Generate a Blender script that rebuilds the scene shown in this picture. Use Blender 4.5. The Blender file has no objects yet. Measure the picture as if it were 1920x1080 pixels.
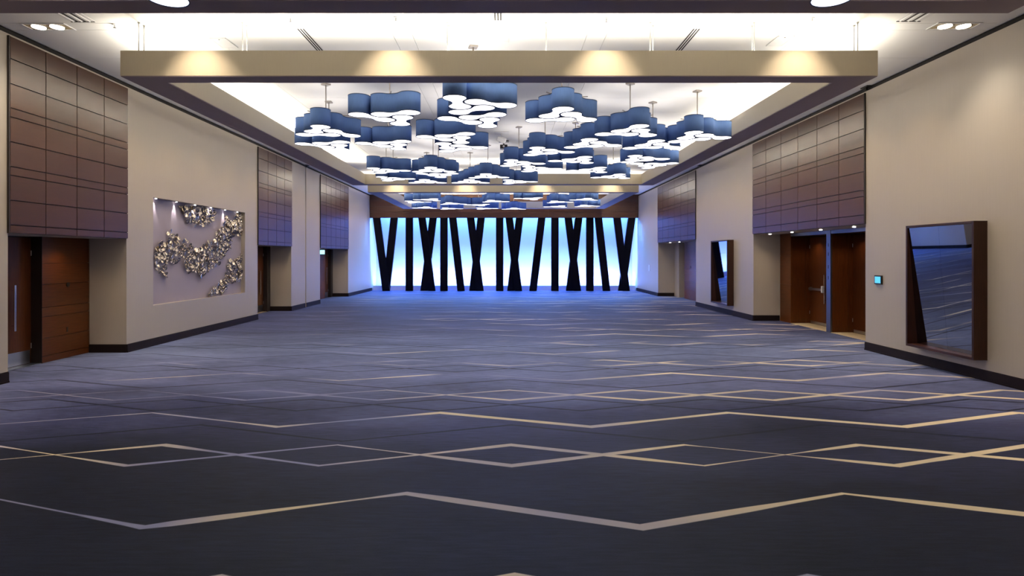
import bpy, math, random
from mathutils import Vector, Matrix
random.seed(7)
sc = bpy.context.scene
COL = sc.collection
R = math.radians
F = 1120.0; HC = 2.07; VX = 948.0; VY = 481.5      # focal length in px of the 1920 frame, eye height, vanishing point
XL, XR = -8.2, 8.02                                 # side walls
ZC = HC + 3.76                                      # ceiling
ZW = HC + 3.68                                      # wall top under the black shadow gap
YB, YF = -4.0, 36.05                                # back wall, far header

# ---------------------------------------------------------------- camera, world, exposure
cam = bpy.data.cameras.new('camera'); camo = bpy.data.objects.new('camera', cam); COL.objects.link(camo)
camo.location = (0, 0, HC); camo.rotation_euler = (R(90), 0, 0)
cam.sensor_width = 36; cam.lens = 36 * F / 1920
cam.shift_x = (960 - VX) / 1920; cam.shift_y = -(540 - VY) / 1920
cam.clip_end = 200
sc.camera = camo
w = bpy.data.worlds.new('world'); sc.world = w; w.use_nodes = True
w.node_tree.nodes['Background'].inputs[0].default_value = (0.6, 0.65, 0.8, 1)
w.node_tree.nodes['Background'].inputs[1].default_value = 0.05
sc.view_settings.view_transform = 'Standard'; sc.view_settings.look = 'None'
sc.view_settings.exposure = 0.26; sc.view_settings.gamma = 1.0
sc.view_settings.use_curve_mapping = False
sc.cycles.max_bounces = 7; sc.cycles.diffuse_bounces = 4; sc.cycles.glossy_bounces = 3
sc.cycles.sample_clamp_indirect = 6.0
sc.cycles.use_denoising = True; sc.cycles.denoising_prefilter = 'ACCURATE'; sc.cycles.denoising_input_passes = 'RGB_ALBEDO_NORMAL'
sc.cycles.caustics_reflective = False; sc.cycles.caustics_refractive = False

# light levels (all the lamps the room has)
P_COVE = 18.0       # W per metre of cove strip on the frames
E_LAMP = 1.75        # diffuser radiance of the pendants
P_WASH = 125.0       # wall washers along both walls
P_GAP = 150.0        # downlights between the frames
P_LED_LOW, P_LED_TOP = 1500.0, 1250.0
WARM = (1.0, 0.75, 0.50); NEUT = (1.0, 0.93, 0.80)

# ---------------------------------------------------------------- material helpers
def mat(name):
    m = bpy.data.materials.new(name); m.use_nodes = True
    return m, m.node_tree, m.node_tree.nodes['Principled BSDF']
def N(nt, t, **kw):
    n = nt.nodes.new(t)
    for k, v in kw.items(): setattr(n, k, v)
    return n
def math_n(nt, op, a, b=None, c=None):
    n = N(nt, 'ShaderNodeMath', operation=op)
    for i, v in enumerate((a, b, c)):
        if v is None: continue
        if isinstance(v, (int, float)): n.inputs[i].default_value = v
        else: nt.links.new(v, n.inputs[i])
    return n.outputs[0]
def simple(name, col, rough=0.5, metal=0.0, noise=0.0, scale=8.0, stretch=(1, 1, 1), spec=None, bump=0.0, coat=0.0, sheen=0.0):
    m, nt, b = mat(name)
    b.inputs['Roughness'].default_value = rough; b.inputs['Metallic'].default_value = metal
    if spec is not None: b.inputs['Specular IOR Level'].default_value = spec
    if coat: b.inputs['Coat Weight'].default_value = coat; b.inputs['Coat Roughness'].default_value = 0.2
    if sheen: b.inputs['Sheen Weight'].default_value = sheen; b.inputs['Sheen Roughness'].default_value = 0.4
    tc = N(nt, 'ShaderNodeTexCoord'); mp = N(nt, 'ShaderNodeMapping'); mp.inputs['Scale'].default_value = stretch
    nz = N(nt, 'ShaderNodeTexNoise'); nz.inputs['Scale'].default_value = scale; nz.inputs['Detail'].default_value = 4
    nt.links.new(tc.outputs['Object'], mp.inputs[0]); nt.links.new(mp.outputs[0], nz.inputs['Vector'])
    mx = N(nt, 'ShaderNodeMix', data_type='RGBA')
    lo = [c * (1 - noise) for c in col]; hi = [min(1, c * (1 + noise)) for c in col]
    mx.inputs[6].default_value = (*lo, 1); mx.inputs[7].default_value = (*hi, 1)
    nt.links.new(nz.outputs[0], mx.inputs[0]); nt.links.new(mx.outputs[2], b.inputs['Base Color'])
    if bump:
        bp = N(nt, 'ShaderNodeBump'); bp.inputs['Strength'].default_value = bump; bp.inputs['Distance'].default_value = 0.01
        nt.links.new(nz.outputs[0], bp.inputs['Height']); nt.links.new(bp.outputs[0], b.inputs['Normal'])
    return m
def emit(name, col, s):
    m, nt, b = mat(name)
    b.inputs['Base Color'].default_value = (*[min(.9, c) for c in col], 1)
    b.inputs['Emission Color'].default_value = (*col, 1); b.inputs['Emission Strength'].default_value = s
    return m
def wood(name, dark, light, rough, axis, coat=0.0, scale=3.0, spec=.42, tint=(1, .86, .70)):
    m, nt, b = mat(name)
    b.inputs['Roughness'].default_value = rough
    if coat: b.inputs['Coat Weight'].default_value = coat; b.inputs['Coat Roughness'].default_value = 0.28
    b.inputs['Specular IOR Level'].default_value = spec; b.inputs['Specular Tint'].default_value = (*tint, 1)
    tc = N(nt, 'ShaderNodeTexCoord'); mp = N(nt, 'ShaderNodeMapping')
    st = [14.0, 14.0, 14.0]; st[axis] = 0.9
    mp.inputs['Scale'].default_value = st
    nt.links.new(tc.outputs['Object'], mp.inputs[0])
    nz = N(nt, 'ShaderNodeTexNoise'); nz.inputs['Scale'].default_value = scale; nz.inputs['Detail'].default_value = 6; nz.inputs['Roughness'].default_value = .65
    nt.links.new(mp.outputs[0], nz.inputs['Vector'])
    oi = N(nt, 'ShaderNodeObjectInfo')
    f = math_n(nt, 'ADD', nz.outputs[0], math_n(nt, 'MULTIPLY', math_n(nt, 'SUBTRACT', oi.outputs['Random'], 0.5), 0.22))
    cr = N(nt, 'ShaderNodeValToRGB'); cr.color_ramp.elements[0].position = .3; cr.color_ramp.elements[1].position = .72
    cr.color_ramp.elements[0].color = (*dark, 1); cr.color_ramp.elements[1].color = (*light, 1)
    nt.links.new(f, cr.inputs[0]); nt.links.new(cr.outputs[0], b.inputs['Base Color'])
    return m

M = {}
M['wall'] = simple('wallcovering', (.49, .43, .355), .42, noise=.05, scale=6, stretch=(14, 14, .25), spec=.45, bump=.04)
M['niche'] = simple('niche_paint', (.36, .31, .36), .6, noise=.03, scale=3)
M['ceiling'] = simple('ceiling_paint', (.86, .85, .82), .7, noise=.02, scale=2)
M['gap'] = simple('shadow_gap_black', (.012, .009, .007), .8)
M['base'] = simple('baseboard_dark', (.014, .008, .008), .6, noise=.2, scale=5, spec=.15)
M['fascia'] = simple('fascia_cream', (.64, .56, .42), .5, noise=.04, scale=8, stretch=(8, 8, .5))
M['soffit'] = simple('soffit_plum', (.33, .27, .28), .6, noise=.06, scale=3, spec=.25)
M['clad'] = wood('cladding_veneer', (.050, .019, .0105), (.072, .029, .015), .30, 1, scale=.7, spec=.48, tint=(1, .93, .86))
M['wood'] = wood('door_veneer', (.050, .012, .003), (.110, .029, .006), .33, 2)
M['woodh'] = wood('board_veneer', (.070, .017, .003), (.135, .036, .007), .36, 1)
M['header'] = wood('header_veneer', (.05, .022, .014), (.10, .042, .026), .4, 0)
M['frame'] = wood('mirror_frame_veneer', (.022, .0065, .0045), (.046, .013, .008), .4, 2)
M['jamb'] = simple('jamb_dark', (.018, .010, .008), .5)
M['metal'] = simple('brushed_steel', (.55, .56, .58), .3, 1.0, noise=.1, scale=20, stretch=(1, 1, 10))
M['bluesteel'] = simple('post_steel', (.16, .17, .20), .35, .9, noise=.1, scale=10, stretch=(1, 1, 8))
M['chrome'] = simple('chrome', (.75, .75, .76), .15, 1.0)
M['black'] = simple('black_gloss', (.003, .003, .006), .25, noise=.3, scale=2, spec=.08)
M['darkmetal'] = simple('dark_metal', (.05, .045, .04), .4, .8)
M['rodm'] = simple('satin_nickel', (.42, .38, .34), .4, .6)
M['wire'] = simple('suspension_rod_grey', (.35, .34, .31), .5, .3)
M['white'] = simple('white_paint', (.78, .77, .76), .5, noise=.02)
M['sill'] = simple('threshold_beige', (.52, .42, .26), .5, noise=.08, scale=12)
M['plinth'] = simple('plinth_white', (.88, .80, .76), .5, noise=.03)
M['backdrop'] = simple('backdrop_white', (.46, .44, .52), .75, noise=.01)
M['shade'] = simple('shade_blue_fabric', (.15, .275, .62), .8, noise=.10, scale=60, stretch=(1, 1, .15), spec=.2)
M['shadetop'] = simple('shade_binding_navy', (.02, .04, .10), .7)
M['diffuser'] = emit('lit_diffuser', (1.0, .965, .985), E_LAMP)
M['topdiff'] = emit('upper_diffuser', (1.0, .93, .88), 2.2)
M['bulb'] = emit('lamp_face', (1.0, .92, .78), 9.0)
M['bulbw'] = emit('small_lamp_face', (1.0, .93, .88), 14.0)
M['mirror'] = simple('mirror_glass', (.33, .35, .42), .015, 1.0)
M['screen'] = emit('touch_screen_lit', (.10, .55, .75), .75)
M['sign'] = emit('exit_sign_lit', (.35, .95, 1.0), 1.6)
M['shell'] = simple('polished_shell_metal', (.78, .67, .54), .22, 1.0, noise=.25, scale=30)

# carpet: navy pile with two families of printed zigzag lines
def carpet():
    m, nt, b = mat('zigzag_carpet')
    L = nt.links
    tc = N(nt, 'ShaderNodeTexCoord'); sp = N(nt, 'ShaderNodeSeparateXYZ'); L.new(tc.outputs['Object'], sp.inputs[0])
    X, Y = sp.outputs[0], sp.outputs[1]
    def noise(scale, det=3, st=(1, 1, 1), off=0):
        mp = N(nt, 'ShaderNodeMapping'); mp.inputs['Scale'].default_value = st; mp.inputs['Location'].default_value = (off, off * .7, 0)
        L.new(tc.outputs['Object'], mp.inputs[0])
        n = N(nt, 'ShaderNodeTexNoise'); n.inputs['Scale'].default_value = scale; n.inputs['Detail'].default_value = det
        L.new(mp.outputs[0], n.inputs['Vector']); return n.outputs[0]
    PX = 3.82; AMP = .655
    def tri(phase):   # 1 at X=phase (far point), 0 half a period away
        u = math_n(nt, 'FRACT', math_n(nt, 'DIVIDE', math_n(nt, 'SUBTRACT', X, phase - 50 * PX), PX))
        return math_n(nt, 'MULTIPLY', math_n(nt, 'ABSOLUTE', math_n(nt, 'SUBTRACT', u, .5)), 2.0)
    def line(y0, pitch, phase, wmin, wvar, wn):
        yy = math_n(nt, 'SUBTRACT', Y, math_n(nt, 'MULTIPLY', tri(phase), AMP))
        v = math_n(nt, 'DIVIDE', math_n(nt, 'SUBTRACT', yy, y0 - 20 * pitch), pitch)
        fr = math_n(nt, 'FRACT', math_n(nt, 'ADD', v, .5))
        d = math_n(nt, 'MULTIPLY', math_n(nt, 'ABSOLUTE', math_n(nt, 'SUBTRACT', fr, .5)), pitch)
        half = math_n(nt, 'ADD', math_n(nt, 'MULTIPLY', wn, wvar), wmin)
        mr = N(nt, 'ShaderNodeMapRange', clamp=True)
        L.new(math_n(nt, 'SUBTRACT', d, half), mr.inputs[0])
        mr.inputs[1].default_value = -.006; mr.inputs[2].default_value = .006; mr.inputs[3].default_value = 1; mr.inputs[4].default_value = 0
        return mr.outputs[0]
    wn = noise(.42, 2, (1, 1, 1), 3.1)
    bias = math_n(nt, 'MULTIPLY_ADD', X, .022, .03)
    wr = N(nt, 'ShaderNodeMapRange', clamp=True); L.new(math_n(nt, 'ADD', wn, bias), wr.inputs[0]); wr.inputs[1].default_value = .38; wr.inputs[2].default_value = .58
    wv = wr.outputs[0]
    P2 = 2.706
    la = line(4.57, P2, -.87, .010, .044, wv)
    lb = line(5.92, P2, .06, .009, .038, wv); lc = line(5.92, P2, .06 - PX / 2, .009, .038, wv)
    light = math_n(nt, 'MAXIMUM', la, math_n(nt, 'MAXIMUM', lb, lc))
    # light lines fade out in patches farther down the hall
    vis = N(nt, 'ShaderNodeMapRange', clamp=True); L.new(noise(.55, 2, (.8, 1, 1), 9.4), vis.inputs[0]); vis.inputs[1].default_value = .44; vis.inputs[2].default_value = .60
    dep = N(nt, 'ShaderNodeMapRange', clamp=True); L.new(Y, dep.inputs[0]); dep.inputs[1].default_value = 8.4; dep.inputs[2].default_value = 10.5
    keep = math_n(nt, 'SUBTRACT', 1.0, math_n(nt, 'MULTIPLY', dep.outputs[0], math_n(nt, 'SUBTRACT', 1.0, vis.outputs[0])))
    light = math_n(nt, 'MULTIPLY', light, keep)
    da = line(6.70, P2, .07, .020, .006, wv)
    db = line(8.03, P2, -.90, .020, .006, wv); dc = line(8.03, P2, -.90 - PX / 2, .020, .006, wv)
    dark = math_n(nt, 'MAXIMUM', da, math_n(nt, 'MAXIMUM', db, dc))
    far = N(nt, 'ShaderNodeMapRange', clamp=True); L.new(Y, far.inputs[0]); far.inputs[1].default_value = 6.4; far.inputs[2].default_value = 6.6
    dark = math_n(nt, 'MULTIPLY', dark, far.outputs[0])
    # base pile
    # colour runs from navy to slate and back along the hall, bluer at the end
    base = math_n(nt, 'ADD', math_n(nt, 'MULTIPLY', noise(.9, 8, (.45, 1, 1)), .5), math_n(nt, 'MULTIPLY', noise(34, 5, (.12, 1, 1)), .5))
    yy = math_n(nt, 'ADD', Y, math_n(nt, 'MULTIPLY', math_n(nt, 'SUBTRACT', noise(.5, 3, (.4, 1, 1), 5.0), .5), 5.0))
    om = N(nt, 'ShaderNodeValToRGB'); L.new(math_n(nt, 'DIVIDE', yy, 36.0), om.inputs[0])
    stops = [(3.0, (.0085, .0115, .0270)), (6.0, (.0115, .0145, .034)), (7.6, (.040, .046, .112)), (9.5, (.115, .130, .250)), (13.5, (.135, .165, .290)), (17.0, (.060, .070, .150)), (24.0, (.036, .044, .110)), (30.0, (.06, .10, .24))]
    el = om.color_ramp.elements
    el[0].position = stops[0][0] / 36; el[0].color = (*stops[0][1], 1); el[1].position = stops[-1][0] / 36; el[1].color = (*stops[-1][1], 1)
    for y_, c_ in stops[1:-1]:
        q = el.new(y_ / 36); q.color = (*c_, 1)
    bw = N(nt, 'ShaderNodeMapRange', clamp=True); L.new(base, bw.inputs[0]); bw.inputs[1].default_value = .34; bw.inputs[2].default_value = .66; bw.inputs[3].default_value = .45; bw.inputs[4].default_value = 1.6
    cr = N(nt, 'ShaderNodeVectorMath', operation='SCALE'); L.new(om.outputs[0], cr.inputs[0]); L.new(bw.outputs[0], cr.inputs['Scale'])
    # light yarn turns from cream to lavender in places
    lcx = N(nt, 'ShaderNodeMix', data_type='RGBA'); lcx.inputs[6].default_value = (.30, .31, .50, 1); lcx.inputs[7].default_value = (.90, .76, .54, 1)
    wn2 = N(nt, 'ShaderNodeMapRange', clamp=True); L.new(math_n(nt, 'ADD', noise(.33, 1, (1, 1, 1), 1.3), math_n(nt, 'MULTIPLY_ADD', X, .03, .05)), wn2.inputs[0]); wn2.inputs[1].default_value = .42; wn2.inputs[2].default_value = .58
    L.new(wn2.outputs[0], lcx.inputs[0])
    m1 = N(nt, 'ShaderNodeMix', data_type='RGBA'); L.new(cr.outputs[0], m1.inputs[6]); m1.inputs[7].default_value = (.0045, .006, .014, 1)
    L.new(math_n(nt, 'MULTIPLY', dark, .95), m1.inputs[0])
    m2 = N(nt, 'ShaderNodeMix', data_type='RGBA'); L.new(m1.outputs[2], m2.inputs[6]); L.new(lcx.outputs[2], m2.inputs[7]); L.new(light, m2.inputs[0])
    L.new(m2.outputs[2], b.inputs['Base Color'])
    b.inputs['Roughness'].default_value = .55
    b.inputs['Specular IOR Level'].default_value = .12; b.inputs['Specular Tint'].default_value = (.45, .58, 1, 1)
    b.inputs['Sheen Weight'].default_value = .16; b.inputs['Sheen Roughness'].default_value = .15
    b.inputs['Sheen Tint'].default_value = (.55, .62, 1.0, 1)
    bp = N(nt, 'ShaderNodeBump'); bp.inputs['Strength'].default_value = .35; bp.inputs['Distance'].default_value = .006
    L.new(noise(140, 2, (1, 1, 1)), bp.inputs['Height']); L.new(bp.outputs[0], b.inputs['Normal'])
    return m
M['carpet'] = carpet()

# ---------------------------------------------------------------- mesh helpers
class MB:
    def __init__(s): s.v = []; s.f = []
    def box(s, x0, x1, y0, y1, z0, z1):
        x0, x1 = sorted((x0, x1)); y0, y1 = sorted((y0, y1)); z0, z1 = sorted((z0, z1))
        n = len(s.v)
        s.v += [(x0, y0, z0), (x1, y0, z0), (x1, y1, z0), (x0, y1, z0), (x0, y0, z1), (x1, y0, z1), (x1, y1, z1), (x0, y1, z1)]
        s.f += [tuple(n + i for i in q) for q in ((0, 3, 2, 1), (4, 5, 6, 7), (0, 1, 5, 4), (1, 2, 6, 5), (2, 3, 7, 6), (3, 0, 4, 7))]
        return s
    def cyl(s, c, r, h, axis=2, n=20, r2=None):
        """cylinder from c along +axis by h"""
        r2 = r if r2 is None else r2
        a, b = [(1, 2), (2, 0), (0, 1)][axis]
        k = len(s.v)
        for j, rr in ((0, r), (1, r2)):
            for i in range(n):
                t = 2 * math.pi * i / n; p = [0, 0, 0]
                p[axis] = c[axis] + h * j; p[a] = c[a] + rr * math.cos(t); p[b] = c[b] + rr * math.sin(t)
                s.v.append(tuple(p))
        for i in range(n):
            j = (i + 1) % n; s.f.append((k + i, k + j, k + n + j, k + n + i))
        s.f.append(tuple(k + i for i in reversed(range(n)))); s.f.append(tuple(k + n + i for i in range(n)))
        return s
    def prism(s, pts, z0, z1):
        """outline in the XY plane extruded in z, pts counter-clockwise"""
        k = len(s.v); n = len(pts)
        s.v += [(x, y, z0) for x, y in pts] + [(x, y, z1) for x, y in pts]
        for i in range(n):
            j = (i + 1) % n; s.f.append((k + i, k + j, k + n + j, k + n + i))
        s.f.append(tuple(k + i for i in reversed(range(n)))); s.f.append(tuple(k + n + i for i in range(n)))
        return s
    def mesh(s, name, m=None, smooth=False):
        me = bpy.data.meshes.new(name); me.from_pydata(s.v, [], s.f); me.update()
        if m: me.materials.append(M[m])
        if smooth:
            for p in me.polygons: p.use_smooth = len(p.vertices) == 4
        return me
def obj(name, me, parent=None, loc=(0, 0, 0), rot=None):
    o = bpy.data.objects.new(name, me); COL.objects.link(o); o.location = loc
    if rot: o.rotation_euler = rot
    if parent: o.parent = parent
    return o
def part(name, mb, m, parent=None, smooth=False, bevel=0, **kw):
    o = obj(name, mb.mesh(name, m, smooth), parent, **kw)
    if bevel:
        b = o.modifiers.new('bevel', 'BEVEL'); b.width = bevel; b.segments = 2; b.limit_method = 'ANGLE'
    return o
def struct(name, mb=None, m=None):
    o = part(name, mb, m) if mb else obj(name, None)
    o['kind'] = 'structure'; return o
def tag(o, label, cat, group=None):
    o['label'] = label; o['category'] = cat
    if group: o['group'] = group
    return o
def thing(name, label, cat, loc=(0, 0, 0), group=None):
    return tag(obj(name, None, None, loc), label, cat, group)
def copy_tree(o, parent=None):
    c = o.copy(); COL.objects.link(c); c.parent = parent
    for k in list(o.children): copy_tree(k, c)
    return c
def area(name, loc, rot, sx, sy, p, col, parent=None, spread=180):
    l = bpy.data.lights.new(name, 'AREA'); l.shape = 'RECTANGLE'; l.size = sx; l.size_y = sy; l.energy = p; l.color = col; l.spread = R(spread)
    o = bpy.data.objects.new(name, l); COL.objects.link(o); o.location = loc; o.rotation_euler = rot
    if parent: o.parent = parent
    return o
def spot(name, loc, rot, p, col, ang=70, blend=.8, rad=.05, parent=None):
    l = bpy.data.lights.new(name, 'SPOT'); l.energy = p; l.color = col; l.spot_size = R(ang); l.spot_blend = blend; l.shadow_soft_size = rad
    o = bpy.data.objects.new(name, l); COL.objects.link(o); o.location = loc; o.rotation_euler = rot
    if parent: o.parent = parent
    return o

# ---------------------------------------------------------------- room shell
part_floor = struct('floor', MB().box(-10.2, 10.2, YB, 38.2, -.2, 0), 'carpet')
LREC = [(9.84, 12.92, 2.46), (19.75, 22.85, 2.46), (26.39, 31.10, 2.46)]
RREC = [(13.31, 19.33, 2.80), (25.16, 31.40, 2.80)]
NI = (13.9, 18.8, .94, 3.46)          # niche for the wall sculpture
T = 1.9                                 # outer thickness of the side walls
mb = MB(); x0, x1 = XL - T, XL
mb.box(x0, x1, YB, LREC[0][0], 0, ZW)
ya, yb = LREC[0][1], LREC[1][0]
mb.box(x0, x1, ya, NI[0], 0, ZW); mb.box(x0, x1, NI[1], yb, 0, ZW)
mb.box(x0, x1, NI[0], NI[1], 0, NI[2]); mb.box(x0, x1, NI[0], NI[1], NI[3], ZW)
mb.box(x0, x1, LREC[1][1], 24.42, 0, ZW); mb.box(x0, x1, 24.56, LREC[2][0], 0, ZW); mb.box(x0, x1 - .05, 24.42, 24.56, 0, ZW)
mb.box(x0, x1, LREC[2][1], 38.2, 0, ZW)
for a, b_, h in LREC: mb.box(x0, x1, a, b_, h, ZW)
mb.box(x0 + .01, XL - .8, 12.9, 12.92, 0, 2.46)
struct('wall_left', mb, 'wall')
mb = MB(); x0, x1 = XR, XR + T
mb.box(x0, x1, YB, RREC[0][0], 0, ZW); mb.box(x0, x1, RREC[0][1], RREC[1][0], 0, ZW); mb.box(x0, x1, RREC[1][1], 38.2, 0, ZW)
for a, b_, h in RREC: mb.box(x0, x1, a, b_, h, ZW)
struct('wall_right', mb, 'wall')
struct('wall_back', MB().box(-10.1, 10.1, YB - .2, YB, 0, ZC + .2), 'wall')
struct('wall_far', MB().box(-8.2, 8.02, 37.9, 38.1, 0, ZC), 'backdrop')
part('niche_back', MB().box(XL - .2, XL - .13, NI[0], NI[1], NI[2], NI[3]), 'niche')['kind'] = 'structure'
bpy.data.objects['niche_back'].name = 'wall_niche_back'
# shadow gap between wall and ceiling
struct('trim_1', MB().box(XL - .3, XL - .03, YB, 38, ZW, ZC), 'gap')
struct('trim_2', MB().box(XR + .03, XR + .3, YB, 38, ZW, ZC), 'gap')
# pale strip along the movable-wall slot in the left wall
struct('trim_3', MB().box(XL - .05, XL - .035, 24.43, 24.55, 0, ZW), 'white')

# ceiling slab with separate panels, joints left open
ceil = struct('ceiling', MB().box(-10.2, 10.2, YB, 38.2, ZC + .03, ZC + .2), 'ceiling')
xs = [XL, -5.0, -1.91, -1.58, 1.38, 1.71, 5.0, XR]
ys = [YB, -1.4, 1.4, 4.2, 7.0, 9.62, 9.90, 11.3]
while ys[-1] < 36: ys.append(ys[-1] + 1.42)
ys[-1] = 37.9
g = .004; cache = {}
for i in range(len(xs) - 1):
    for j in range(len(ys) - 1):
        dx, dy = xs[i + 1] - xs[i], ys[j + 1] - ys[j]; k = (round(dx, 3), round(dy, 3))
        if k not in cache: cache[k] = MB().box(g, dx - g, g, dy - g, 0, .028).mesh('ceiling_panel', 'ceiling')
        obj('ceiling_panel', cache[k], ceil, (xs[i], ys[j], ZC))

# baseboards
def base_seg(mb, side, a, b_):
    x = XL if side < 0 else XR; s = -side
    mb.box(x, x + s * .022, a, b_, 0, .165); mb.box(x, x + s * .03, a, b_, 0, .03); mb.box(x, x + s * .014, a, b_, .165, .178)
mb = MB()
for a, b_ in ((YB, 9.84), (12.92, 19.75), (22.85, 24.42), (24.56, 26.39), (31.10, 36.6)): base_seg(mb, -1, a, b_)
for a, b_, h in LREC: mb.box(XL - .8, XL, b_ - .022, b_, 0, .165); mb.box(XL - .8, XL, b_ - .012, b_, .165, .178)
struct('baseboard_left', mb, 'base')
mb = MB()
for a, b_ in ((YB, 13.31), (19.33, 25.16), (31.40, 36.6)): base_seg(mb, 1, a, b_)
for a, b_, h in RREC: mb.box(XR, XR + .84, b_ - .022, b_, 0, .165); mb.box(XR, XR + .84, b_ - .012, b_, .165, .178)
struct('baseboard_right', mb, 'base')

# ---------------------------------------------------------------- far wall: header, backdrop light, plinth, raking columns
hd = thing('wood_header', 'long brown wood header board spanning the room above the black columns', 'header', (0, YF, 4.43))
zs = [0, .33, .68, 1.02, 1.398]
for i in range(4):
    for a, b_ in ((XL + .004, -2.8), (-2.8, 2.6), (2.6, XR - .004)):
        part('board', MB().box(a + .003, b_ - .003, 0, .06, zs[i] + .003, zs[i + 1] - .003), 'header', hd)
part('backing', MB().box(XL + .002, XR - .002, .06, .3, 0, 1.398), 'gap', hd)
pl = tag(part('white_plinth', MB().box(XL + .06, XR - .06, 36.75, 37.05, 0, .30).box(XL + .06, XR - .06, 36.73, 36.75, .25, .30), 'plinth'),
         'low white plinth along the floor behind the black columns', 'plinth')
LEDW = (.24, .36, 1.0); LEDB = (.08, .27, 1.0)
area('led_floor_wash', (0, 37.2, .12), (R(168), 0, 0), 15.6, .12, P_LED_LOW, LEDW, spread=170)
area('blue_spill_fill', (0, 36.42, 4.465), (R(-42), 0, 0), 15.6, .05, 3200.0, (.10, .34, 1.0), spread=170)  # added fill, unseen behind the header: strengthens blue spill on floor and side walls
area('led_top_wash', (0, 37.2, 5.2), (R(12), 0, 0), 15.6, .12, P_LED_TOP, LEDB, spread=170)

def colx(v): return (640 + v / 3.2 - VX) / (F / YF)
CT = 4.43
cols = [  # (top, bottom, layer) centre lines
 (210, 268, 0, 'outermost left black column, leaning right down to a shared foot'),
 (313, 264, 1, 'second black column from the left, leaning left into the first V'),
 (407, 407, 0, 'upright black column just right of the leftmost V'),
 (483, 542, 0, 'left-topped leg of the leftmost crossing pair of black columns'),
 (548, 493, 1, 'right-topped leg of the leftmost crossing pair of black columns'),
 (615, 615, 0, 'upright black column between the leftmost crossing pair and a leaning column'),
 (668, 718, 0, 'single leaning black column just left of the second crossing pair'),
 (775, 832, 0, 'left-topped leg of the second crossing pair of black columns'),
 (838, 788, 1, 'right-topped leg of the second crossing pair of black columns'),
 (950, 950, 0, 'upright black column standing nearest the middle of the backdrop'),
 (1007, 1063, 0, 'left-topped leg of the crossing pair right of the middle upright column'),
 (1070, 1017, 1, 'right-topped leg of the crossing pair right of the middle upright column'),
 (1203, 1150, 0, 'single black column leaning left down, alone between wide blue gaps'),
 (1282, 1282, 0, 'upright black column left of the fourth crossing pair'),
 (1362, 1417, 0, 'left-topped leg of the fourth crossing pair of black columns'),
 (1427, 1372, 1, 'right-topped leg of the fourth crossing pair of black columns'),
 (1492, 1492, 0, 'upright black column right of the fourth crossing pair'),
 (1543, 1592, 0, 'leaning black column between an upright one and the rightmost pair'),
 (1655, 1710, 0, 'left-topped leg of the rightmost crossing pair of black columns'),
 (1747, 1687, 1, 'outermost right black column top, leaning left down across its neighbour'),
]
HWC = .225
for t_, b_, lay, lab in cols:
    xt, xb = colx(t_), colx(b_); y0 = YF + .02 + lay * .17; y1 = y0 + .16
    m_ = MB(); k = (xt - xb) / CT
    v = []
    for y in (y0, y1):
        v += [(-HWC, y - YF, 0), (HWC, y - YF, 0), (k * 5.5 + HWC, y - YF, 5.5), (k * 5.5 - HWC, y - YF, 5.5)]
    # stop just under the header when in front layer
    zt = CT - .002
    v = [(px if pz == 0 else (k * zt + (HWC if px > k * 5.5 else -HWC)), py, min(pz, zt)) for px, py, pz in v]
    m_.v = v; m_.f = [(0, 1, 2, 3), (7, 6, 5, 4), (0, 4, 5, 1), (1, 5, 6, 2), (2, 6, 7, 3), (3, 7, 4, 0)]
    tag(part('raking_column', m_, 'black', bevel=.006, loc=(xb, YF, 0)), lab, 'column', 'black columns before the blue backdrop')

# ---------------------------------------------------------------- floating ceiling frames
BH, TH = HC + 2.84, HC + 3.25
def frame(name, label, y0, y1, rods, front_w=.35, cove=1.0):
    t = thing(name, label, 'ceiling frame', (0, y0, BH), 'cream floating frames under the ceiling')
    xo0, xi0, xi1, xo1 = -6.07, -5.51, 5.33, 5.865
    L = y1 - y0; H = TH - BH; z0 = .014
    part('beam', MB().box(xo0, xo1, 0, front_w, z0, H), 'fascia', t)
    part('beam', MB().box(xo0, xo1, L - front_w, L, z0, H), 'fascia', t)
    part('beam', MB().box(xo0, xi0, front_w, L - front_w, z0, H), 'fascia', t)
    part('beam', MB().box(xi1, xo1, front_w, L - front_w, z0, H), 'fascia', t)
    e = .006
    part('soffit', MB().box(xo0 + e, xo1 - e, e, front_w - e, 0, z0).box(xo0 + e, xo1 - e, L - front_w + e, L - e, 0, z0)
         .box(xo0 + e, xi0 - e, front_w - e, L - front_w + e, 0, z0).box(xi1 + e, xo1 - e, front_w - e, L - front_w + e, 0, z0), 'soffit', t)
    rz = ZC - BH
    def rod(x, y): part('suspension_rod', MB().cyl((x, y, H), .008, rz - H - .001, n=8).cyl((x, y, rz - .02), .02, .019, n=10), 'wire', t)
    for x, y in rods: rod(x, y)
    n = max(2, int(L / 2.4))
    for i in range(1, n):
        for x in ((xo0 + xi0) / 2, (xo1 + xi1) / 2): rod(x, L * i / n)
    # cove strips laid on the frame tops
    up = (math.pi, 0, 0)
    for x in (xo0 + .16, xo1 - .16):
        area('cove_light', (x, L / 2, H + .03), up, .08, L - .8, P_COVE * cove * L, NEUT, t, 175)
        area('cove_light_outer', (x, L / 2, H + .05), (math.pi, R(28 if x > 0 else -28), 0), .06, L - .8, P_COVE * .42 * cove * L, NEUT, t, 120)
    for y in (front_w / 2, L - front_w / 2):
        area('cove_light', (-.1, y, H + .03), up, 10.4, .08, P_COVE * cove * .8 * 10.4, NEUT, t, 175)
    return t
def rx(x, y): return ((x - VX) * (3.76 * F / (VY - y)) / F)
rr = []
for px, py in ((265, 45), (275, 51), (455, 42), (463, 48), (839, 42), (842, 48), (1024, 42), (1219, 42), (1224, 48), (1415, 41), (1408, 50), (1608, 42), (1598, 50)):
    rr.append((rx(px, py), .17 if py < 46 else .30))
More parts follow.
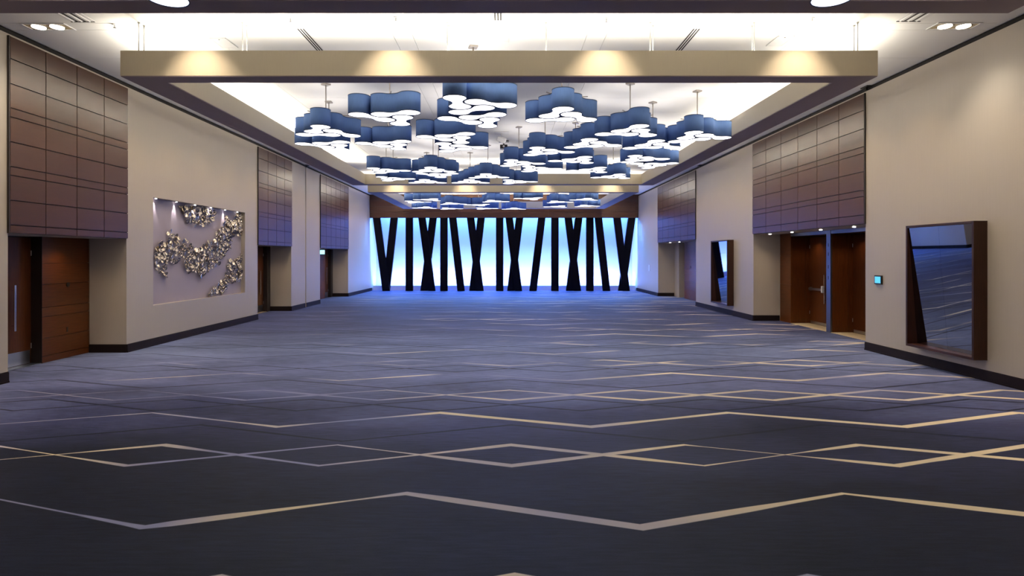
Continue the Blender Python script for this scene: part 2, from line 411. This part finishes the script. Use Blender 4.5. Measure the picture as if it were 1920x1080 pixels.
fa = frame('ceiling_frame', 'nearest cream ceiling frame, only its dark rear underside showing at the picture top', -3.2, 6.97, [], cove=.5)
fb = frame('ceiling_frame', 'large cream ceiling frame around the main group of blue pendants', 9.41, 23.75, rr)
fc = frame('ceiling_frame', 'far cream ceiling frame just before the brown header', 26.30, 35.45, [(x, .2) for x in (-5.8, -3.9, -1.9, 0, 1.9, 3.8, 5.6)])

# downlights in the ceiling between frames, washing the fascia fronts
for yy in (8.70, 25.62):
    for x in (-4.8, -1.75, 1.55, 4.6):
        spot('gap_downlight', (x, yy, ZC - .02), (R(30), 0, 0), P_GAP, (1, .82, .60), 72, 1.0, .08)
# washers near both walls
for s, X in ((-1, XL + 1.1), (1, XR - 1.1)):
    y = -2.5
    while y < 35.5:
        spot('wall_washer', (X, y, ZC - .02), (0, R(s * -8), 0), P_WASH, WARM, 92, 1.0, .12)
        y += 1.55

# ---------------------------------------------------------------- pendants
LH = HC + 2.70; r_ = .205; d_ = .575; gp = .024; SH = .36
rc = r_ + gp; h_ = math.sqrt((r_ + rc) ** 2 - (d_ / 2) ** 2)
def outline(off=0.0, n=14):
    r = r_ + off; q = rc - off; a = math.atan2(h_, d_ / 2)
    pts = []
    for i in range(2 * n + 1):    # right lobe
        t = -(math.pi - a) + (2 * (math.pi - a)) * i / (2 * n); pts.append((d_ / 2 + r * math.cos(t), r * math.sin(t)))
    m_ = 8
    for i in range(1, m_):        # upper neck
        t = -a + (2 * a - math.pi) * i / m_; pts.append((q * math.cos(t), h_ + q * math.sin(t)))
    for i in range(2 * n + 1):
        t = a + (2 * (math.pi - a)) * i / (2 * n); pts.append((-d_ / 2 + r * math.cos(t), r * math.sin(t)))
    for i in range(1, m_):
        t = (math.pi - a) + (2 * a - math.pi) * i / m_; pts.append((q * math.cos(t), -h_ + q * math.sin(t)))
    return pts
def ring_mesh(name, o_pts, i_pts, z0, z1, m):
    n = len(o_pts); mb = MB()
    mb.v = [(x, y, z) for pts, z in ((o_pts, z0), (o_pts, z1), (i_pts, z1), (i_pts, z0)) for x, y in pts]
    for i in range(n):
        j = (i + 1) % n
        for k in range(4):
            k2 = (k + 1) % 4
            mb.f.append((k * n + i, k * n + j, k2 * n + j, k2 * n + i))
    me = mb.mesh(name, m)
    for p in me.polygons: p.use_smooth = False
    return me
oo, ii = outline(), outline(-.006)
n_ = len(oo)
shade_me = ring_mesh('shade', oo, ii, 0, SH, 'shade')
for p in shade_me.polygons: p.use_smooth = abs(p.normal.z) < .5
bind_me = ring_mesh('binding', outline(.002), oo, SH - .012, SH, 'shadetop')
rim_me = ring_mesh('lower_rim', outline(.003), oo, -.003, .010, 'shadetop')
i2 = outline(-.007)
diff_me = MB().prism(i2, .003, .008).mesh('diffuser', 'diffuser')
top_me = MB().prism(i2, SH - .05, SH - .045).mesh('upper_diffuser', 'topdiff')
ca = (d_ / 2) / (r_ + rc); al = math.acos(ca); ain = (r_ + rc) / math.sqrt(3)
ang_u = R(150) - al
PO = Vector((ain, 0)) + d_ * Vector((math.cos(ang_u), math.sin(ang_u)))
OUTA = math.atan2(PO.y, PO.x)
pend = obj('pendant_light', None)
for k in range(3):
    rot = Matrix.Rotation(R(120 * k), 2)
    P = Vector((ain, 0)); mid = (P + PO) / 2; mid = rot @ mid
    s = obj('shade', shade_me, pend, (mid.x, mid.y, 0), (0, 0, ang_u + R(120 * k)))
    obj('binding', bind_me, s); obj('lower_rim', rim_me, s)
    obj('diffuser', diff_me, s); obj('upper_diffuser', top_me, s)
RL = ZC - LH
part('rod', MB().cyl((0, 0, SH - .10), .013, RL - SH + .10 - .001, n=12), 'rodm', pend, smooth=True)
part('canopy', MB().box(-.075, .075, -.075, .075, RL - .03, RL - .001), 'rodm', pend, bevel=.004)
sm = MB().cyl((0, 0, SH - .03), .045, .05, n=16)
for k in range(3):
    a = R(120 * k + 40); c, s_ = math.cos(a), math.sin(a)
    k0 = len(sm.v); ww = .012
    for z in (SH + .002, SH + .016):
        for (u, v_) in ((0, -ww), (.5, -ww), (.5, ww), (0, ww)): sm.v.append((u * c - v_ * s_, u * s_ + v_ * c, z))
    sm.f += [tuple(k0 + i for i in q) for q in ((0, 3, 2, 1), (4, 5, 6, 7), (0, 1, 5, 4), (1, 2, 6, 5), (2, 3, 7, 6), (3, 0, 4, 7))]
part('bracket', sm, 'rodm', pend)

LA = [  # centre in the photo (px), angle of one outer lobe, label
 (887.3, 198.0, 0, 'nearest blue pendant in the middle, its top cut off by the frame front'),
 (730.7, 220.0, 80, 'blue pendant at the front left of the group, left of the middle one'),
 (1053.2, 219.0, 27, 'blue pendant at the front just right of the middle one'),
 (894.5, 225.0, 71, 'blue pendant directly behind and below the nearest middle one'),
 (1181.6, 247.8, 37, 'blue pendant of the front right with a long rod and canopy above it'),
 (611.0, 248.7, 36, 'leftmost blue pendant hanging from a rod with its canopy in full view'),
 (616.6, 272.5, 76, 'blue pendant directly behind and below the leftmost one'),
 (728.0, 271.3, 76, 'blue pendant below the front left one, right of the leftmost pair'),
 (845.3, 258.6, 71, 'blue pendant in the third row, down left of the middle pair'),
 (856.4, 276.9, 1, 'blue pendant partly hidden behind the third one of the middle, its right lobe showing'),
 (1307.5, 258.0, 5, 'rightmost blue pendant, alone beside the right side of the frame'),
 (1224.0, 273.3, 24, 'blue pendant between the front right one and the rightmost one'),
 (1109.2, 270.8, 17, 'blue pendant down right of the front one right of the middle'),
 (1022.0, 284.7, 7, 'blue pendant with its near lobe straight below the front one right of the middle'),
 (1203.0, 298.5, 0, 'upper one of the two blue pendants overlapping low on the right'),
 (1222.4, 309.5, 88, 'lower one of the two blue pendants overlapping low on the right'),
 (1079.2, 300.9, 50, 'blue pendant in mid depth, below the one down right of the middle'),
 (972.9, 306.4, 7, 'blue pendant hanging just right of the dark ceiling device'),
 (1007.6, 316.9, 0, 'blue pendant mostly hidden behind the one near the dark ceiling device'),
 (1108.6, 319.4, 50, 'blue pendant in the rear right with its near left lobe ending in a dark joint'),
 (1150.0, 331.5, 40, 'rearmost right blue pendant of the large frame'),
 (812.0, 319.6, 30, 'blue pendant with two rods over it in the rear left middle'),
 (822.0, 328.0, 89, 'blue pendant just behind the one with two rods over it'),
 (724.0, 320.2, 0, 'leftmost blue pendant in the rear of the large frame'),
 (737.0, 335.5, 0, 'lower blue pendant behind the rear leftmost one'),
 (800.0, 341.0, 30, 'rearmost blue pendant left of the middle, above the thin beam edge'),
 (914.8, 331.1, 25, 'wide blue pendant in the rear middle under a slim rod'),
 (881.5, 341.0, 30, 'rearmost blue pendant just left of the rear middle one'),
 (968.0, 341.0, 0, 'rearmost blue pendant just right of the rear middle one'),
]
LB = [
 (780, 378.7, 0, 'far frame: outermost left blue pendant'),
 (805, 374.6, 60, 'far frame: second blue pendant from the left, cut by the beam edge'),
 (847.5, 382, 20, 'far frame: blue pendant below the gap left of the middle'),
 (797, 389.6, 45, 'far frame: low blue pendant at the left touching the header line'),
 (843, 391.2, 10, 'far frame: low blue pendant second from left on the header line'),
 (897.1, 384.3, 76, 'far frame: blue pendant in the middle depth left of centre'),
 (926.7, 377.5, 15, 'far frame: large blue pendant at the front left of centre'),
 (909, 391.0, 0, 'far frame: low blue pendant left of centre on the header line'),
 (963.5, 391.6, 30, 'far frame: low blue pendant right of centre on the header line'),
 (994, 372.5, 70, 'far frame: highest blue pendant right of centre'),
 (1046.7, 378.8, 5, 'far frame: blue pendant left of the outermost right pair'),
 (1097, 374.2, 35, 'far frame: outermost right blue pendant, largest of its side'),
 (1045, 387.5, 50, 'far frame: low blue pendant behind the one left of the right pair'),
 (1099, 386.2, 10, 'far frame: blue pendant behind the outermost right one'),
]
place = []
for px, py, a, lab in LA + LB:
    Z = 2.70 * F / (VY - py); place.append(((px - VX) * Z / F, Z, a, lab, 'blue pendants in the large frame' if (px, py, a, lab) in LA else 'blue pendants in the far frame'))
for lx, ly, a, lab in ((-3.55, 6.26, 55, 'pendant lobe cut off by the top edge at the upper left'), (3.42, 6.25, 78, 'pendant lobe cut off by the top edge at the upper right')):
    place.append((lx - .572 * math.cos(R(a)), ly - .572 * math.sin(R(a)), a, lab, 'blue pendants nearest the camera'))
first = True
for X, Y, a, lab, grp in place:
    o = pend if first else copy_tree(pend); first = False
    o.location = (X, Y, LH); o.rotation_euler = (0, 0, R(a) - OUTA)
    tag(o, lab, 'pendant light', grp)

# ---------------------------------------------------------------- wood cladding above the recesses
def cladding(side, y0, y1, z0, ncol, label):
    x = XL if side < 0 else XR; s = -side
    ztop = HC + 3.645
    t = thing('wood_cladding', label, 'wall panelling', (x + s * .002, y0, z0), 'brown wood panelling above the door recesses')
    L = y1 - y0; hh = ztop - z0
    part('backing', MB().box(0, s * .012, 0, L, 0, hh), 'gap', t)
    pat = [.375, .41, .41, .148]; rows = []; z = hh; k = 0
    rows = [hh]; seq = [.375, .412, .40, .148]; cyc = [.41, .41, .145]
    for q in seq: rows.append(rows[-1] - q)
    k = 0
    while rows[-1] - cyc[k % 3] > .06: rows.append(rows[-1] - cyc[k % 3]); k += 1
    rows.append(0)
    cw = L / ncol; g_ = .008; ms = {}
    for i in range(len(rows) - 1):
        za, zb = rows[i + 1], rows[i]; key = round(zb - za, 3)
        if key not in ms:
            o_ = MB().box(.012 * s, s * .034, g_, cw - g_, g_, zb - za - g_)
            ms[key] = o_.mesh('panel', 'clad')
        for j in range(ncol): obj('panel', ms[key], t, (0, j * cw, za))
    part('edge_strip', MB().box(0, s * .034, -.02, 0, 0, hh), 'jamb', t)
    return t
cladding(-1, *LREC[0], 4, 'near left brown wood panelling of four columns, cut close by the picture edge')
cladding(-1, *LREC[1], 4, 'middle left brown wood panelling right of the sculpture niche')
cladding(-1, *LREC[2], 6, 'farthest left brown wood panelling, its lower half reflecting blue')
cladding(1, *RREC[0], 6, 'near right brown wood panelling of six columns over the double doors')
cladding(1, *RREC[1], 6, 'far right brown wood panelling, its lower half reflecting blue')

# ---------------------------------------------------------------- doors and recesses
def pull(parent, x, s, y, z0=.68, z1=1.54):
    h = part('handle', MB().box(x + s * .05, x + s * .07, y - .022, y + .022, z0, z1), 'chrome', parent, bevel=.004)
    part('standoff', MB().cyl((min(x, x + s * .05), y, z0 + .1), .01, .05, axis=0, n=10).cyl((min(x, x + s * .05), y, z1 - .1), .01, .05, axis=0, n=10), 'chrome', h)
def leaf(parent, x, s, y0, y1, h, handle_y=None, kick=False):
    o = part('door_leaf', MB().box(x - s * .045, x, y0 + .004, y1 - .004, .01, h), 'wood', parent)
    if kick: part('kick_plate', MB().box(x, x + s * .003, y0 + .03, y1 - .03, .02, .27), 'metal', o)
    part('hinge', MB().cyl((x + s * .004, y1 - .004, .3), .009, .1, n=8).cyl((x + s * .004, y1 - .004, h - .35), .009, .1, n=8), 'metal', o)
    return o
def boards(parent, x, s, y0, y1, zs, m='woodh', t=.03):
    for i in range(len(zs) - 1):
        part('board', MB().box(x - s * t, x, y0 + .002, y1 - .002, zs[i] + .004, zs[i + 1] - .004), m, parent)
# left, near recess: backing wall, wood board wall with lock, door
H0 = 2.46
struct('wall_recess_left_1', MB().box(XL - 1.3, XL - 1.05, 9.84, 12.92, 0, H0), 'jamb')
p = thing('board_partition', 'brown wood partition of horizontal boards in the near left recess', 'partition', (XL - .8, 11.60, 0))
boards(p, 0, 1, 0, 1.32, [0, .13, .48, .90, 1.08, 1.53, 1.94, H0])
part('carcass', MB().box(-.25, -.03, 0, 1.32, 0, H0), 'jamb', p)
part('lock', MB().cyl((0, .68, 1.50), .045, .012, axis=0, n=20), 'darkmetal', p)
part('keyhole_plate', MB().box(0, .008, .64, .68, .53, .63), 'darkmetal', p)
part('edge_strip', MB().box(-.25, .004, -.012, 0, 0, H0), 'jamb', p)
d = struct('door_1')
x = XL - 1.0
leaf(d, x, 1, 10.66, 11.58, H0 - .02, kick=True); leaf(d, x, 1, 9.86, 10.64, H0 - .02, kick=True)
pull(d, x, 1, 11.13)
part('threshold', MB().box(x, x + .2, 9.86, 11.58, 0, .012), 'metal', d)
# left, middle recess
struct('wall_recess_left_2', MB().box(XL - 1.3, XL - 1.0, 19.75, 22.85, 0, H0).box(XL - 1.0, XL - .80, 22.55, 22.85, 0, H0), 'jamb')
d = struct('door_2'); x = XL - .93
leaf(d, x, 1, 21.45, 22.5, H0 - .02, kick=True); leaf(d, x, 1, 20.4, 21.43, H0 - .02, kick=True); pull(d, x, 1, 22.12)
part('threshold', MB().box(x, x + .13, 19.8, 22.5, 0, .012), 'sill', d)
struct('wall_recess_left_3', MB().box(XL - 1.3, XL - 1.0, 26.39, 31.1, 0, H0).box(XL - 1.0, XL - .80, 30.75, 31.1, 0, H0).box(XL - 1.0, XL - .82, 26.39, 29.75, 0, H0), 'jamb')
p = thing('board_partition', 'wood partition in the far left recess glowing blue beside the door', 'partition', (XL - .8, 27.0, 0))
boards(p, 0, 1, 0, 2.8, [0, .48, .90, 1.53, 1.94, H0], t=.018)
d = struct('door_3'); x = XL - .93
leaf(d, x, 1, 29.8, 30.72, H0 - .02, kick=True); pull(d, x, 1, 30.3)
sg = thing('exit_sign', 'tiny glowing cyan sign at the edge of the farthest left recess', 'sign', (XL - .08, 26.9, 2.18))
part('housing', MB().box(-.14, .14, -.02, .02, 0, .2), 'white', sg); part('face', MB().box(-.13, .13, -.024, -.02, .01, .19), 'sign', sg)
part('stem', MB().cyl((0, 0, .2), .01, .079, n=8), 'metal', sg)
spot('recess_light', (XL - .4, 11.9, 2.42), (0, 0, 0), 17, WARM, 130, .9, .04)
spot('recess_light', (XL - .4, 21.9, 2.42), (0, 0, 0), 17, WARM, 130, .9, .04)
spot('recess_light', (XL - .4, 30.0, 2.42), (0, 0, 0), 17, WARM, 130, .9, .04)

# right, near recess: two door bays
H1 = 2.80; XP = 8.88
fr = struct('wall_recess_right_1', MB().box(XP + .7, XP + .9, 13.31, 19.33, 0, H1), 'jamb')
p = thing('board_partition', 'fixed wood panel beside the double doors in the near right recess', 'partition', (XP, 18.60, 0))
boards(p, 0, -1, 0, .72, [0, 1.2, 2.1, H1], t=.03)
part('carcass', MB().box(.03, .7, 0, .72, 0, H1), 'wood', p)
struct('wall_recess_right_4', MB().box(XP, XP + .7, 13.32, 14.2, 0, H1), 'wood')
def bay(n, y0, y1):
    d = struct('door_%d' % n); x = XP + .57; h = H1 - .12; yc = (y0 + y1) / 2
    for a, b_ in ((y0 + .02, yc), (yc, y1 - .02)):
        o = leaf(d, x, -1, a, b_, h)
        part('kick_plate', MB().box(x - .003, x, a + .05, b_ - .05, .02, .1), 'metal', o)
    if n == 4: bar = part('push_bar', MB().box(x - .085, x - .045, yc + .12, y1 - .1, 1.05, 1.12).box(x - .05, x, yc + .12, yc + .2, 1.03, 1.14).box(x - .05, x, y1 - .18, y1 - .1, 1.03, 1.14), 'metal', d, bevel=.004)
    if n == 4: part('lever', MB().box(x - .11, x - .05, yc + .08, yc + .16, 1.0, 1.2), 'white', d, bevel=.015)
    if n == 4: pull(d, x, -1, yc + .05)
    part('door_frame', MB().box(XP, XP + .62, y0 + .001, y1 - .001, H1 - .10, H1).box(XP + .45, XP + .62, y0, y0 + .02, 0, H1 - .1).box(XP + .45, XP + .62, y1 - .02, y1, 0, H1 - .1), 'wood', d)
    part('frame_header', MB().box(XP - .01, XP, y0, y1, H1 - .10, H1 - .01), 'bluesteel', d)
    part('threshold', MB().box(XP - .02, XP + .56, y0 + .002, y1 - .002, 0, .012), 'sill', d)
    spot('door_bay_light', (XP + .25, yc + .45, H1 - .13), (0, 0, 0), 14, WARM, 130, .9, .05)
bay(4, 16.52, 18.58); bay(5, 14.22, 16.28)
ps = part('door_post', MB().box(XP - .02, XP + .03, 16.295, 16.505, 0, H1), 'bluesteel', bpy.data.objects['door_4'], bevel=.004)
part('post_core', MB().box(XP + .03, XP + .69, 16.29, 16.51, 0, H1), 'wood', ps)
for z in (1.45, 1.75, 2.1, 2.35): part('strike_plate', MB().box(XP - .024, XP - .02, 16.38, 16.41, z, z + .09), 'darkmetal', ps)
# right, far recess
struct('wall_recess_right_2', MB().box(XP + .45, XP + .7, 25.16, 31.4, 0, H1), 'jamb')
struct('wall_recess_right_3', MB().box(XP, XP + .45, 30.6, 31.4, 0, H1), 'wall')
p = thing('board_partition', 'wood partition with a round lock in the far right recess, glowing blue', 'partition', (XP, 25.17, 0))
boards(p, 0, -1, 0, 4.5, [0, .48, .90, 1.25, 1.45, 1.94, 2.35, H1])
part('carcass', MB().box(.03, .45, 0, 4.5, 0, H1), 'jamb', p)
part('lock', MB().cyl((-.012, 3.5, 1.58), .06, .012, axis=0, n=20), 'darkmetal', p)
d = struct('door_6'); leaf(d, XP + .4, -1, 29.70, 30.58, H1 - .02)
part('switch_plate_x', MB().box(XR - .012, XR, 33.2, 33.45, 1.28, 1.62), 'white').name = 'wall_switch'
tag(bpy.data.objects['wall_switch'], 'small pale switch plate on the far right wall near the backdrop', 'switch')

# soffit downlights of the right recesses
def soffit_light(x, y, z, label, grp, pw=16):
    t = thing('recessed_downlight', label, 'downlight', (x, y, z), grp)
    part('trim_ring', MB().cyl((0, 0, -.012), .06, .011, n=20), 'white', t)
    part('lamp_face', MB().cyl((0, 0, -.028), .035, .015, n=16), 'bulbw', t)
    spot('beam', (0, 0, -.04), (0, 0, 0), pw, WARM, 105, .9, .04, t)
nm = ['first', 'second', 'third', 'fourth', 'fifth', 'sixth']
for i, y in enumerate((14.26, 15.77, 17.35, 18.8)):
    soffit_light(XR + .30, y, H1, 'small downlight under the near right panelling, %s from the near end' % nm[i], 'downlights over the near right doors')
for i, y in enumerate((25.6, 28.6, 30.2)):
    soffit_light(XR + .30, y, H1, 'small downlight under the far right panelling, %s from the near end' % nm[i], 'downlights over the far right recess')

# ---------------------------------------------------------------- tilted wall mirrors
def wall_mirror(yn, label):
    t = thing('wall_mirror', label, 'mirror', (XR, yn, .345), 'tilted mirrors on the right wall')
    W, H, D, th = 1.69, 2.325, .23, .045
    part('frame_side', MB().box(-D, 0, 0, th, 0, H), 'frame', t, bevel=.003); part('frame_side', MB().box(-D, 0, W - th, W, 0, H), 'frame', t, bevel=.003)
    part('frame_rail', MB().box(-D, 0, th, W - th, 0, th), 'frame', t, bevel=.003); part('frame_rail', MB().box(-D, 0, th, W - th, H - th, H), 'frame', t, bevel=.003)
    part('back_board', MB().box(-.012, 0, th, W - th, th, H - th), 'gap', t)
    def xm(z): return -.035 - (D - .055) * (z - th) / (H - 2 * th)
    zc = th + (H - 2 * th) * .81
    for ya, yb in ((th + .003, W / 2 - .001), (W / 2 + .001, W - th - .003)):
        for za, zb in ((th + .003, zc - .001), (zc + .001, H - th - .003)):
            k = MB(); q = .008
            for dx in (0, q):
                k.v += [(xm(za) + dx, ya, za), (xm(za) + dx, yb, za), (xm(zb) + dx, yb, zb), (xm(zb) + dx, ya, zb)]
            k.f = [(0, 3, 2, 1), (4, 5, 6, 7), (0, 1, 5, 4), (1, 2, 6, 5), (2, 3, 7, 6), (3, 0, 4, 7)]
            part('mirror_pane', k, 'mirror', t)
    return t
wall_mirror(9.94, 'large near mirror in a deep dark wood frame, reflecting the carpet lines')
wall_mirror(21.0, 'far smaller looking mirror between the two right recesses, reflecting the blue backdrop')
tp = thing('touch_panel', 'small square wall control with a lit cyan screen left of the near mirror', 'control panel', (XR, 12.70, 1.48))
part('housing', MB().box(-.035, 0, 0, .24, 0, .19), 'darkmetal', tp, bevel=.005); part('screen', MB().box(-.038, -.035, .025, .215, .025, .165), 'screen', tp)

# ---------------------------------------------------------------- niche sculpture of polished shells
NB = XL - .13
def n2w(px, py):
    x = 260 + px / 4.154; y = 340 + py / 4.154
    Y = -NB * F / (VX - x); return Y, HC + (VY - y) * Y / F
bands = [
 [(112, 560, 690), (135, 500, 690), (165, 450, 720), (200, 505, 760)],
 [(185, 505, 590), (215, 400, 620), (245, 375, 645), (285, 420, 640), (320, 450, 590), (360, 455, 690), (400, 495, 715), (440, 540, 700), (470, 510, 745), (505, 480, 715),
  (530, 450, 700), (570, 480, 660), (600, 400, 655), (635, 340, 610), (675, 280, 560), (710, 320, 500), (735, 320, 420)],
 [(310, 185, 220), (350, 180, 280), (390, 190, 330), (440, 190, 350), (500, 205, 345), (540, 205, 335), (582, 205, 270)],
 [(735, 265, 370), (770, 255, 440), (800, 260, 400)],
 [(535, 870, 900), (580, 815, 890), (640, 780, 890), (665, 730, 830), (700, 615, 780), (740, 610, 780), (800, 570, 750)],
]
sculpt = thing('wall_sculpture', 'sculpture of many small polished metal shells in drifting bands inside the lit niche', 'sculpture', (NB, NI[0], NI[2]))
def shell_mesh(n=9):
    v = [(.018, 0, 0)]; f = []
    for j, (rr_, xx) in enumerate(((.55, .028), (1.0, .045))):
        for i in range(n):
            a = 2 * math.pi * i / n; v.append((xx, rr_ * .050 * math.cos(a), rr_ * .064 * math.sin(a)))
    for i in range(n):
        k = (i + 1) % n; f.append((0, 1 + i, 1 + k)); f.append((1 + i, 1 + n + i, 1 + n + k, 1 + k))
    b0 = len(v); v.append((0.0, 0, 0))
    for i in range(n): f.append((b0, 1 + n + (i + 1) % n, 1 + n + i))
    me = bpy.data.meshes.new('metal_shell'); me.from_pydata(v, [], f); me.update(); me.materials.append(M['shell'])
    for p in me.polygons: p.use_smooth = True
    return me
shm = shell_mesh()
pts = []
for b in bands:
    tries = 0
    while tries < 2600:
        tries += 1
        i = random.randrange(len(b) - 1); (xa, ta, ba), (xb, tb, bb) = b[i], b[i + 1]
        if random.random() > (xb - xa) * ((ba - ta) + (bb - tb)) / 2 / 9000: continue
        u = random.random(); px = xa + (xb - xa) * u; lo = ta + (tb - ta) * u; hi = ba + (bb - ba) * u
        py = lo + (hi - lo) * random.random()
        Y, z = n2w(px, py)
        if not (NI[0] + .06 < Y < NI[1] - .06 and NI[2] + .06 < z < NI[3] - .05): continue
        if any((Y - q[0]) ** 2 + (z - q[1]) ** 2 < .088 ** 2 for q in pts): continue
        pts.append((Y, z))
rest = MB()
for k, (Y, z) in enumerate(pts):
    sc_ = random.uniform(.75, 1.25)
    rot = (random.uniform(-.5, .5), random.uniform(-.7, .7), random.uniform(-.6, .6))
    if k < 300:
        o = obj('metal_shell', shm, sculpt, (random.uniform(.004, .02), Y - NI[0], z - NI[2]), rot); o.scale = (sc_,) * 3
    else:
        mt = Matrix.LocRotScale(Vector((random.uniform(.004, .02), Y - NI[0], z - NI[2])), __import__('mathutils').Euler(rot), Vector((sc_,) * 3))
        n0 = len(rest.v); rest.v += [tuple(mt @ vv.co) for vv in shm.vertices]; rest.f += [tuple(n0 + i for i in p.vertices) for p in shm.polygons]
if rest.v:
    o = part('metal_shells_remaining', rest, 'shell', sculpt); o['kind'] = 'stuff'
    for p in o.data.polygons: p.use_smooth = True
ny = [14.12, 15.0, 15.9, 16.75, 17.6, 18.4]
for i, y in enumerate(ny):
    t = thing('niche_spotlight', 'tiny spotlight in the niche head above the sculpture, %s from the left' % nm[i], 'spotlight', (XL - .065, y, NI[3]), 'spotlights in the sculpture niche')
    part('trim_ring', MB().cyl((0, 0, -.01), .034, .009, n=16), 'white', t)
    part('lamp_face', MB().cyl((0, 0, -.022), .02, .012, n=12), 'bulbw', t)
    spot('beam', (-.02, 0, -.03), (0, R(9), 0), 30, (1, .9, .88), 50, .7, .012, t)
# ---------------------------------------------------------------- ceiling fittings
def twin(x, y, label):
    t = thing('twin_downlight', label, 'downlight', (x, y, ZC), 'twin recessed downlights')
    part('frame', MB().box(-.36, .36, -.14, -.115, -.012, -.001).box(-.36, .36, .115, .14, -.012, -.001).box(-.36, -.335, -.115, .115, -.012, -.001).box(.335, .36, -.115, .115, -.012, -.001), 'white', t)
    part('tray', MB().box(-.335, .335, -.115, .115, -.004, -.001), 'sill', t)
    for dx in (-.15, .15):
        l = part('lamp', MB().cyl((dx, 0, -.02), .1, .015, n=24), 'bulb', t)
        part('bezel', MB().cyl((dx, 0, -.012), .112, .008, n=24), 'chrome', t)
    spot('beam', (0, 0, -.05), (0, 0, 0), 90, NEUT, 110, .9, .1, t)
twin(-7.47, 9.75, 'twin square recessed downlight at the upper left corner')
twin(7.30, 9.72, 'twin square recessed downlight at the upper right corner')
def slot(x, y0, y1, label, w_=.15):
    t = thing('slot_diffuser', label, 'air vent', (x, y0, ZC), 'linear slot diffusers in the ceiling')
    part('plate', MB().box(-w_ / 2, w_ / 2, 0, y1 - y0, -.004, -.001), 'white', t)
    for i in (-1, 0, 1): part('slot', MB().box(i * w_ * .3 - .012, i * w_ * .3 + .012, .01, y1 - y0 - .01, -.006, -.004), 'gap', t)
slot(-3.38, 9.83, 12.2, 'black three-slot air diffuser in the bright ceiling on the left')
slot(3.15, 9.83, 12.2, 'black three-slot air diffuser in the bright ceiling on the right')
slot(-.12, 7.6, 9.50, 'short black three-slot air diffuser at the top middle')
def grille(x, y0, y1, label):
    t = thing('ceiling_grille', label, 'air vent', (x, y0, ZC), 'pale louvred ceiling grilles')
    part('frame', MB().box(-.2, .2, 0, y1 - y0, -.006, -.001), 'white', t)
    for i in range(5): part('louvre', MB().box(-.15 + i * .065, -.13 + i * .065, .01, y1 - y0 - .02, -.016, -.006), 'darkmetal' if i % 2 else 'white', t)
    part('end_slot', MB().box(-.19, .19, y1 - y0 - .02, y1 - y0, -.012, -.006), 'gap', t)
grille(-6.75, 7.3, 9.55, 'pale louvred grille right of the upper left twin downlight')
grille(6.42, 7.3, 9.53, 'pale louvred grille left of the upper right twin downlight')
def hatch(x, y, sx, sy, label):
    t = thing('ceiling_hatch', label, 'hatch', (x, y, ZC), 'white ceiling access hatches')
    part('frame', MB().box(-sx, sx, -sy, -sy + .015, -.01, -.001).box(-sx, sx, sy - .015, sy, -.01, -.001).box(-sx, -sx + .015, -sy, sy, -.01, -.001).box(sx - .015, sx, -sy, sy, -.01, -.001), 'white', t)
    part('lid', MB().box(-sx + .018, sx - .018, -sy + .018, sy - .018, -.008, -.001), 'white', t)
    part('key_lock', MB().cyl((0, -sy + .06, -.011), .012, .003, n=10), 'darkmetal', t)
hatch(-4.95, 10.5, .14, .24, 'small white access hatch in the ceiling above the left part of the frame')
hatch(4.78, 10.4, .14, .24, 'small white access hatch in the ceiling above the right part of the frame')
hatch(-.10, 10.0, .16, .45, 'long white hatch in the ceiling above the frame middle')
def sprinkler(px, py, label):
    Z = 3.74 * F / (VY - py); t = thing('sprinkler', label, 'sprinkler', ((px - VX) * Z / F, Z, ZC), 'ceiling sprinklers')
    part('rose', MB().cyl((0, 0, -.008), .04, .007, n=16), 'white', t); part('stem', MB().cyl((0, 0, -.05), .012, .042, n=8), 'metal', t)
    part('deflector', MB().cyl((0, 0, -.056), .025, .005, n=12), 'metal', t)
sprinkler(215, 48, 'sprinkler head between the left twin downlight and the frame rods')
sprinkler(545, 37, 'sprinkler head left of the left slot diffuser')
sprinkler(742, 35, 'sprinkler head left of the middle of the ceiling')
sprinkler(1137, 37, 'sprinkler head right of the middle of the ceiling')
sprinkler(1523, 36, 'sprinkler head near the right end of the frame')
# devices on the ceiling in the middle of the large frame
t = thing('ceiling_speaker', 'white tilted device on a bracket hanging from the ceiling middle', 'speaker', (-.12, 18.1, ZC))
part('plate', MB().box(-.22, .22, -.2, .2, -.02, -.001), 'white', t); part('arm', MB().box(-.02, .02, -.02, .02, -.16, -.02), 'white', t)
o = part('body', MB().box(-.13, .13, -.2, .2, -.07, .07), 'white', t, bevel=.02, loc=(0, 0, -.21), rot=(R(15), R(20), 0))
t = thing('ceiling_projector', 'small dark device under the ceiling just behind the white one', 'projector', (-.06, 19.4, ZC))
part('mount_plate', MB().box(-.16, .16, -.12, .12, -.03, -.001), 'darkmetal', t); part('stem', MB().cyl((0, 0, -.14), .025, .11, n=10), 'darkmetal', t)
b_ = part('body', MB().box(-.12, .12, -.14, .14, -.26, -.14), 'darkmetal', t, bevel=.01); part('lens', MB().cyl((0, -.155, -.2), .035, .016, axis=1, n=16), 'chrome', t)
# brackets where the movable wall track meets the left and right walls
for x, y, lab in ((XL + .06, 24.5, 'dark track bracket at the top of the left wall above the slot'), (XR - .06, 13.2, 'small bracket at the top of the right wall beside the near panelling'), (XR - .06, 24.5, 'dark track bracket at the top of the right wall before the far recess')):
    t = thing('track_bracket', lab, 'bracket', (x, y, ZC)); part('plate', MB().box(-.05, .05, -.12, .12, -.03, -.001), 'darkmetal', t); part('lug', MB().box(-.02, .02, -.04, .04, -.09, -.03), 'darkmetal', t)
